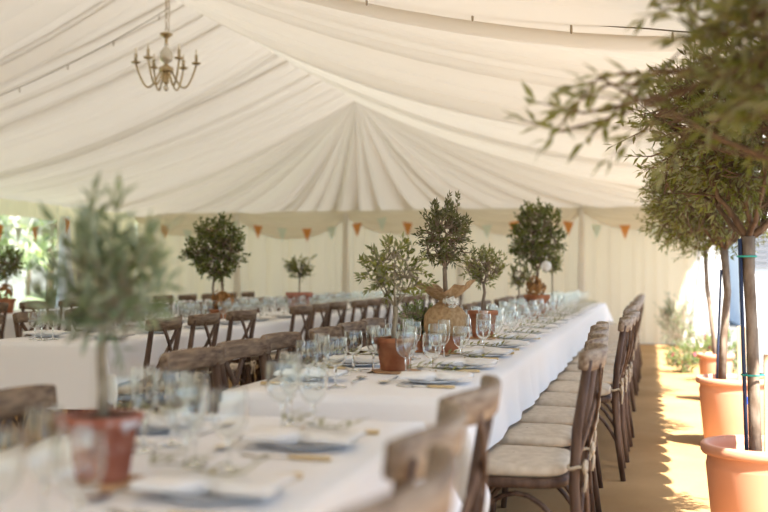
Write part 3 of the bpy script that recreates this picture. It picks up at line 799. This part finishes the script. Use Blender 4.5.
# centre row
mat_disc((-.95, 4.00, ZT), .095, 'round cork mat under the nearest terracotta pot of the centre row')
potted('potted_olive_tree', (-.955, 4.00, ZT+mh), 'olive tree with bare forked stem in terracotta pot on the near centre table', 'potted tree', (.125, .052, .074), 'terra',
       [(0,0,.09), (-.004,0,.15), (.006,0,.20), (.002,0,.245)], [.011,.010,.009,.009],
       crown(52, (.002,0,.245), (-.005,0,.385), (.115,.115,.10), 5, 54, .06, .034, .013, .0050, 8, up=.3, shell=.5,
             extra=[(-.12,0,.36), (.11,0,.33), (.09,0,.29), (-.02,0,.48), (.03,0,.485)]), 'bark_grey', 'olive')
def burlap_parts():
    w = MB()
    def wob(a, z):
        g = min(1, max(0, (z-.16)/.08)); return 1+.025*math.sin(a*5+1)+.10*g*math.sin(a*11)+.05*g*math.sin(a*17+2)
    w.lathe([(.080,.080), (.088,.076), (.100,.10), (.106,.14), (.100,.175), (.075,.205), (.040,.228), (.024,.242)], 66, wob=wob)
    f = MB(); rows = []
    for k in range(9):
        v = k/8; row = []
        for j in range(72):
            a = 2*PI*j/72
            r = (.024+.098*v**.8)*(1+.16*math.sin(a*2+.2)*v+.10*math.sin(a*9)*(.3+.7*v)); z = .242+.072*v**1.1*(1+.25*math.cos(a*2)*v+.16*math.sin(a*6+1)*v)
            row.append((r*math.cos(a), r*math.sin(a), z))
        rows.append(row)
    f.grid(rows, True)
    t = MB()
    for q in range(2): t.tube([(.0275*math.cos(a), .0275*math.sin(a), .238+.006*q+.002*math.sin(a)) for a in [2*PI*k/18 for k in range(19)]], .004, 6, False)
    return [('burlap_wrap', w.mesh('burlap_wrap', M['burlap']), [('burlap_frill', f.mesh('burlap_frill', M['burlap']))]), ('twine', t.mesh('twine', M['twine']))]
def flower_cluster(seed, c, r, n, pet, mat, heads):
    rr = random.Random(seed); m = MB(); st = MB()
    for k in range(n):
        d = rnd_dir(rr, .1); p = Vector(c)+Vector((d.x*r[0], d.y*r[1], d.z*r[2]))*rr.uniform(.5, 1)
        for j in range(5):
            a = 2*PI*j/5+rr.random(); s = d.orthogonal().normalized(); s2 = d.cross(s)
            pd = (s*math.cos(a)+s2*math.sin(a)+d*.5); leaf_into(m, p, pd, d, pet, pet*.75, .05)
    return m.mesh('petals', M[mat])
mat_disc((-.95, 5.02, ZT), .11, 'round cork mat under the burlap-wrapped pot of the centre row')
wh = flower_cluster(5, (.035,-.055,.235), (.032,.025,.028), 34, .014, 'white_petal', 0)
potted('potted_olive_tree', (-.95, 5.02, ZT+mh), 'tall dense olive tree with burlap-wrapped pot and white flowers on the centre row', 'potted tree', (.15, .062, .082), 'terra',
       [(0,0,.11), (.002,0,.24), (.0,0,.33), (-.003,0,.40)], [.013,.012,.011,.010],
       crown(63, (-.003,0,.40), (-.003,0,.555), (.115,.115,.140), 6, 135, .06, .031, .0115, .0050, 9, up=.35, shell=.3, extra=[(.01,0,.72),(.06,0,.71),(-.04,0,.69),(.12,0,.47)]), 'bark', 'olive_dark',
       extra_parts=burlap_parts()+[('flower_cluster', wh)])
# small herb bush beside it
hw, hf = crown(71, (0,0,.10), (0,0,.155), (.085,.075,.085), 6, 90, .06, .017, .009, .003, 9, up=.6, shell=.3)
potted('potted_herb', (-1.09, 5.05, ZT), 'small leafy green herb beside the burlap-wrapped pot', 'potted plant', (.085, .038, .052), 'terra', [(0,0,.06), (0,0,.10)], [.004,.003], (hw, hf), 'bark_grey', 'herb')
mat_disc((-.95, 6.20, ZT), .10, 'round cork mat under the third terracotta pot of the centre row')
potted('potted_olive_tree', (-.95, 6.20, ZT+mh), 'small olive tree in terracotta pot just behind the burlap-wrapped tree', 'potted tree', (.155, .058, .082), 'terra',
       [(0,0,.11), (.0,0,.20), (.012,0,.26), (.004,0,.315)], [.012,.010,.009,.008],
       crown(74, (.004,0,.315), (.0,0,.405), (.135,.125,.085), 5, 66, .065, .036, .012, .0050, 9, up=.5, shell=.4), 'bark', 'olive')
# cluster further down
of = flower_cluster(8, (.0,-.10,.27), (.085,.07,.09), 60, .030, 'orange_petal', 0)
potted('potted_bay_tree', (-.93, 9.10, ZT), 'tall dense bay tree in terracotta pot with orange flowers far down the centre row', 'potted tree', (.20, .075, .105), 'terra',
       [(0,0,.15), (0,0,.28), (.005,0,.42)], [.014,.013,.012], crown(81, (.005,0,.42), (0,0,.68), (.215,.20,.30), 6, 300, .09, .040, .016, .007, 9, up=.4, shell=.2), 'bark', 'bay', extra_parts=[('flower_cluster', of)])
potted('potted_olive_tree', (-1.06, 8.90, ZT), 'small olive tree at the left foot of the tall bay tree', 'potted tree', (.12, .05, .068), 'terra', [(0,0,.08), (0,0,.26)], [.007,.006],
       crown(82, (0,0,.26), (0,0,.36), (.085,.085,.095), 5, 50, .05, .028, .010, .004, 8, up=.4), 'bark', 'olive')
potted('potted_olive_tree', (-.93, 10.55, ZT), 'small round-headed olive tree behind the tall bay tree on the centre row', 'potted tree', (.12, .05, .068), 'terra', [(0,0,.08), (0,0,.38)], [.007,.006],
       crown(83, (0,0,.38), (0,0,.48), (.10,.10,.085), 5, 55, .05, .028, .010, .004, 8, up=.4), 'bark', 'olive')
b = MB(); b.lathe([(.043*math.sin(PI*k/10)+.0001, -.043*math.cos(PI*k/10)) for k in range(11)], 16); b.tube([(0,0,.04), (0,0,.09)], .002, 4)
spawn('paper_ball', b.mesh('paper_ball', M['paper_white']), (-.83, 8.87, 1.185), 0, 'small white paper ball hanging in the tall bay tree', 'ornament')
# second row
of2 = flower_cluster(9, (.05,-.03,.17), (.085,.07,.085), 50, .032, 'orange_petal', 0)
potted('potted_bay_tree', (-3.30, 7.85, ZT), 'round-headed bay tree with orange flowers on the second row', 'potted tree', (.10, .05, .068), 'terra', [(.03,0,.06), (.035,0,.24), (.02,0,.36)], [.011,.011,.010],
       crown(91, (.02,0,.36), (-.02,0,.57), (.22,.20,.235), 6, 300, .08, .038, .016, .006, 9, up=.35, shell=.2, extra=[(-.29,0,.53),(-.31,0,.5),(-.26,0,.55)]), 'bark', 'bay',
       extra_parts=[('flower_cluster', of2), ('second_stem', (lambda m: (m.tube([(-.03,0,.06), (-.05,0,.26), (-.03,0,.42)], .010, 8), m.mesh('stem', M['bark']))[1])(MB()))])
potted('potted_olive_tree', (-3.27, 9.75, ZT), 'small olive tree in a pale whitewashed pot on the second row', 'potted tree', (.20, .085, .125), 'limewash', [(0,0,.15), (.004,0,.33)], [.008,.007],
       crown(92, (.004,0,.33), (0,0,.43), (.12,.11,.10), 5, 70, .06, .034, .012, .004, 8, up=.45, extra=[(.13,0,.53), (-.13,0,.48)]), 'bark', 'olive')
of3 = flower_cluster(10, (.0,-.05,.20), (.10,.07,.08), 40, .034, 'orange_petal', 0)
potted('potted_bay_tree', (-6.02, 9.10, ZT), 'small ball-headed bay tree with orange flowers at far left', 'potted tree', (.14, .06, .085), 'terra', [(0,0,.10), (0,0,.36)], [.009,.008],
       crown(93, (0,0,.36), (0,0,.48), (.15,.14,.15), 5, 130, .07, .034, .015, .005, 8, up=.3, shell=.2), 'bark', 'bay', extra_parts=[('flower_cluster', of3)])

# big olive trees on the open side
def cane(x, y, z0, z1, lean=0):
    m = MB(); m.tube([(x, y, z0), (x+lean, y, z1)], .008, 8); return m.mesh('cane', M['cane'])
def stake(x, y, z0, z1):
    m = MB(); m.box(x-.026, x+.026, y-.012, y+.012, z0, z1); return m.mesh('stake', M['stake'], False)
def tie_ring(x, y, z, r):
    m = MB(); m.tube([(x+r*math.cos(a), y+r*math.sin(a), z) for a in [2*PI*k/16 for k in range(17)]], .004, 5, False); return m.mesh('tie', M['green_tie'])
def plastic_pot(h, r0, r1):
    m = MB(); m.lathe([(.0, 0), (r0, 0), (r0+.004, .006), (r0+(r1-r0)*.78, h*.80), (r0+(r1-r0)*.79, h*.805), (r1-.018, h-.045), (r1+.004, h-.040), (r1+.010, h-.030), (r1+.010, h-.006), (r1+.004, h), (r1-.014, h), (r1-.018, h-.03), (r0+(r1-r0)*.7, h*.72), (.0, h*.70)], 56); return m
def big_olive(loc, label, pot, trunk, tr, cr, extras):
    h, r0, r1 = pot
    s = MB(); rr_ = r0+(r1-r0)*.72-.004; rows = [[(rr_*k/6*math.cos(2*PI*j/28), rr_*k/6*math.sin(2*PI*j/28), h*.76+.012*mnoise.noise(Vector((k*1.3, j*1.1, 3)))) for j in range(28)] for k in range(7)]
    s.grid(rows, True)
    T = [('pot', plastic_pot(h, r0, r1).mesh('pot', M['plastic_terra'])), ('soil', s.mesh('soil', M['soil']))]
    t = MB(); t.tube(trunk, tr, 14); T.append(('trunk', t.mesh('trunk', M['bark'])))
    T += [('branches', cr[0].mesh('branches', M['bark_red'])), ('foliage', cr[1].mesh('foliage', M['olive']))]
    T += extras
    return spawn('potted_olive_tree', T, loc, 0, label, 'potted tree', 'large olive trees along the aisle')
def blue_tag():
    m = MB(); m.box(.060, .080, -.213, -.205, .30, .345); return m.mesh('tag', M['blue_tag'], False)
P1 = (.425, 4.47, 0)
big_olive(P1, 'large olive tree in orange plastic pot, nearest whole pot along the aisle', (.45, .175, .222),
          [(-.02,0,.33), (-.026,0,.6), (-.033,0,.9), (-.043,0,1.12), (-.045,0,1.27)], [.026,.024,.023,.023,.028],
          crown(101, (-.045,0,1.26), (.03,.02,1.72), (.50,.46,.33), 9, 900, .13, .048, .0125, .0125, 10, up=.15, shell=.35, extra=[(-.42,0,1.55), (-.46,0,1.6), (-.40,.1,1.5), (-.5,0,1.68), (-.48,.1,1.75)]),
          [('cane', cane(-.054, -.012, .33, 1.26, -.024)), ('stake', stake(.038, .0, .34, .80)), ('tie', tie_ring(-.050, 0, 1.19, .036)), ('tie', tie_ring(-.030, 0, .72, .044))])
P2 = (.52, 7.30, 0)
big_olive(P2, 'large olive tree in orange plastic pot, second whole pot along the aisle', (.45, .175, .222),
          [(-.07,0,.33), (-.055,0,.7), (-.03,0,1.0), (-.05,0,1.30)], [.027,.025,.024,.026],
          crown(102, (-.05,0,1.28), (-.06,0,1.68), (.50,.46,.38), 8, 760, .13, .048, .0125, .013, 9, up=.1, shell=.35, extra=[(-.5,0,1.5), (-.45,0,1.4), (-.4,0,1.34)]),
          [('cane', cane(-.105, -.015, .33, 1.15, .035)), ('stake', stake(.055, .0, .34, .78)), ('tag', blue_tag())])
P3 = (.56, 9.85, 0)
big_olive(P3, 'large olive tree in small orange pot, third pot along the aisle', (.42, .115, .150),
          [(0,0,.30), (-.02,0,.6), (-.07,0,1.0), (-.085,0,1.35)], [.024,.022,.020,.020],
          crown(103, (-.085,0,1.33), (-.12,0,1.66), (.50,.46,.34), 7, 600, .13, .050, .013, .011, 9, up=.1, shell=.35), [])
P0 = (.66, 2.35, 0)
big_olive(P0, 'nearest olive tree, its blurred branches reaching in from the upper right', (.45, .175, .222),
          [(0,0,.33), (-.01,0,.7), (0,0,1.0), (-.01,0,1.28)], [.034,.032,.030,.032],
          crown(104, (-.01,0,1.27), (-.10,.0,1.68), (.52,.46,.34), 8, 560, .15, .066, .0150, .010, 8, up=.1, shell=.35,
                extra=[(-.62,.1,1.50), (-.64,.12,1.57), (-.70,.0,1.55), (-.78,.12,1.56), (-.74,0,1.50), (-.82,.0,1.48), (-.68,.0,1.42), (-.70,.1,1.53), (-.80,.1,1.52), (-.86,.1,1.50), (-.76,.1,1.46), (-.66,.1,1.44), (-.60,.1,1.40), (-.56,.0,1.57), (-.9,.1,1.46)]), [])
# planting at the far right
sw, sf = crown(111, (0,0,.1), (0,0,.42), (.30,.30,.36), 7, 130, .18, .05, .014, .010, 9, up=.6, shell=.3)
spawn('garden_shrub', [('stems', sw.mesh('stems', M['bark'])), ('foliage', sf.mesh('foliage', M['dark_leaf']))], (.42, 16.4, 0), 0, 'dark wispy shrub at the right end of the back wall', 'shrub')
for k, (x, y, r, h) in enumerate(((.36, 12.6, .20, .20), (.72, 11.6, .24, .34), (.62, 13.8, .22, .30))):
    sw, sf = crown(115+k, (0,0,.02), (0,0,h*.75), (r, r, h*.8), 6, 120, .10, .035, .018, .006, 9, up=.5, shell=.2)
    pk = flower_cluster(20+k, (0,-.05,h*.9), (r*.8, r*.6, h*.5), 5, .028, 'pink_petal', 0)
    spawn('flowering_bush', [('stems', sw.mesh('stems', M['bark'])), ('foliage', sf.mesh('foliage', M['herb'])), ('flowers', pk)], (x, y, 0), 0,
          ('low green bush with pink flowers nearest the sunlit matting', 'taller green bush behind the third orange pot', 'green bush with pink flowers beside the dark shrub')[k], 'bush', 'bushes at the far right')

# ------------------------------------------------------------------ outside
def garden_tree(loc, seed, h, rad, leafm, bark, label, leaf=.28, n=260, tr=.14):
    cr = crown(seed, (0,0,h*.35), (0,0,h*.62), rad, 7, n, .9, leaf, leaf*.5, tr*.6, 8, up=.2, shell=.3, twig_r=.012)
    t = MB(); t.tube([(0,0,0), (.05,0,h*.2), (0,0,h*.36), (0,0,h*.6)], [tr, tr*.85, tr*.75, tr*.4], 10)
    spawn('garden_tree', [('trunk', t.mesh('trunk', M[bark])), ('branches', cr[0].mesh('branches', M[bark])), ('foliage', cr[1].mesh('foliage', M[leafm]))], loc, 0, label, 'tree', 'trees outside the left opening')
garden_tree((-14.25, 22.0, 0), 201, 6.5, (2.4,2.4,2.6), 'garden_leaf', 'bark_white', 'pale-stemmed tree standing on the lawn outside the left opening', tr=.17)
garden_tree((-18.9, 31.0, 0), 202, 7.0, (2.6,2.6,3.2), 'dark_leaf', 'bark', 'dark dense tree outside, next to the white opening curtain', n=600)
garden_tree((-24.4, 35.0, 0), 203, 8.0, (3.4,3.4,3.4), 'garden_leaf', 'bark', 'pale green tree at the left edge outside the opening', n=600)
garden_tree((-30.5, 48.0, 0), 204, 9.0, (5,5,4.0), 'garden_leaf', 'bark', 'distant light green tree far across the lawn', n=420, leaf=.4)
# white outbuilding to the right with its louvred vent
b = MB(); b.box(1.9, 9.0, 24.0, 28.0, -.02, 4.6)
roof = MB(); roof.add([(1.6,23.7,4.6),(9.3,23.7,4.6),(9.3,28.3,4.6),(1.6,28.3,4.6),(1.6,26,6.0),(9.3,26,6.0)], [(0,1,5,4),(2,3,4,5),(0,4,3),(1,2,5),(0,3,2,1)])
v = MB()
for k in range(7): v.box(2.15, 2.75, 23.93, 24.0, 1.25+.12*k, 1.33+.12*k)
root = link('outbuilding', None); root.location = (0,0,0); tag(root, 'white rendered outbuilding outside beyond the olive trees', 'building')
link('wall', b.mesh('wall', M['render_white'], False), root); link('roof', roof.mesh('roof', M['vent'], False), root); link('vent', v.mesh('vent', M['vent'], False), root)

# ------------------------------------------------------------------ light, sky, camera
wd = bpy.data.worlds.new('sky'); sc.world = wd; wd.use_nodes = True; nt = wd.node_tree; nt.nodes.clear()
SUN = Vector((.44, -.54, 1.0)).normalized()
sk = nt.nodes.new('ShaderNodeTexSky'); sk.sky_type = 'NISHITA'; sk.sun_disc = False
sk.sun_elevation = math.asin(SUN.z); sk.sun_rotation = math.atan2(SUN.x, SUN.y); sk.air_density = 1.0; sk.dust_density = 1.2; sk.ozone_density = 1.5
bg = nt.nodes.new('ShaderNodeBackground'); bg.inputs['Strength'].default_value = .25
ow = nt.nodes.new('ShaderNodeOutputWorld'); nt.links.new(sk.outputs[0], bg.inputs[0]); nt.links.new(bg.outputs[0], ow.inputs[0])
ld = bpy.data.lights.new('sun', 'SUN'); ld.energy = 15.0; ld.angle = math.radians(.6); ld.color = (1, .94, .85)
so = bpy.data.objects.new('sun', ld); COL.objects.link(so); so.rotation_euler = (-SUN).to_track_quat('-Z', 'Y').to_euler(); so.location = (4, -4, 8)

cd = bpy.data.cameras.new('camera'); cam = bpy.data.objects.new('camera', cd); COL.objects.link(cam)
cd.lens = 50; cd.sensor_width = 36; cd.clip_end = 300
cam.location = (0, 0, HC); cam.rotation_euler = (PI/2+math.atan(18/1067), 0, math.atan(266/1067))
cd.dof.use_dof = True; cd.dof.focus_distance = 4.9; cd.dof.aperture_fstop = 2.0
sc.camera = cam
sc.view_settings.view_transform = 'Standard'; sc.view_settings.look = 'None'; sc.view_settings.gamma = 1; sc.view_settings.exposure = .77
sc.view_settings.use_curve_mapping = False
sc.cycles.max_bounces = 24; sc.cycles.transmission_bounces = 24; sc.cycles.diffuse_bounces = 5; sc.cycles.transparent_max_bounces = 40; sc.cycles.glossy_bounces = 4
sc.cycles.sample_clamp_indirect = 6
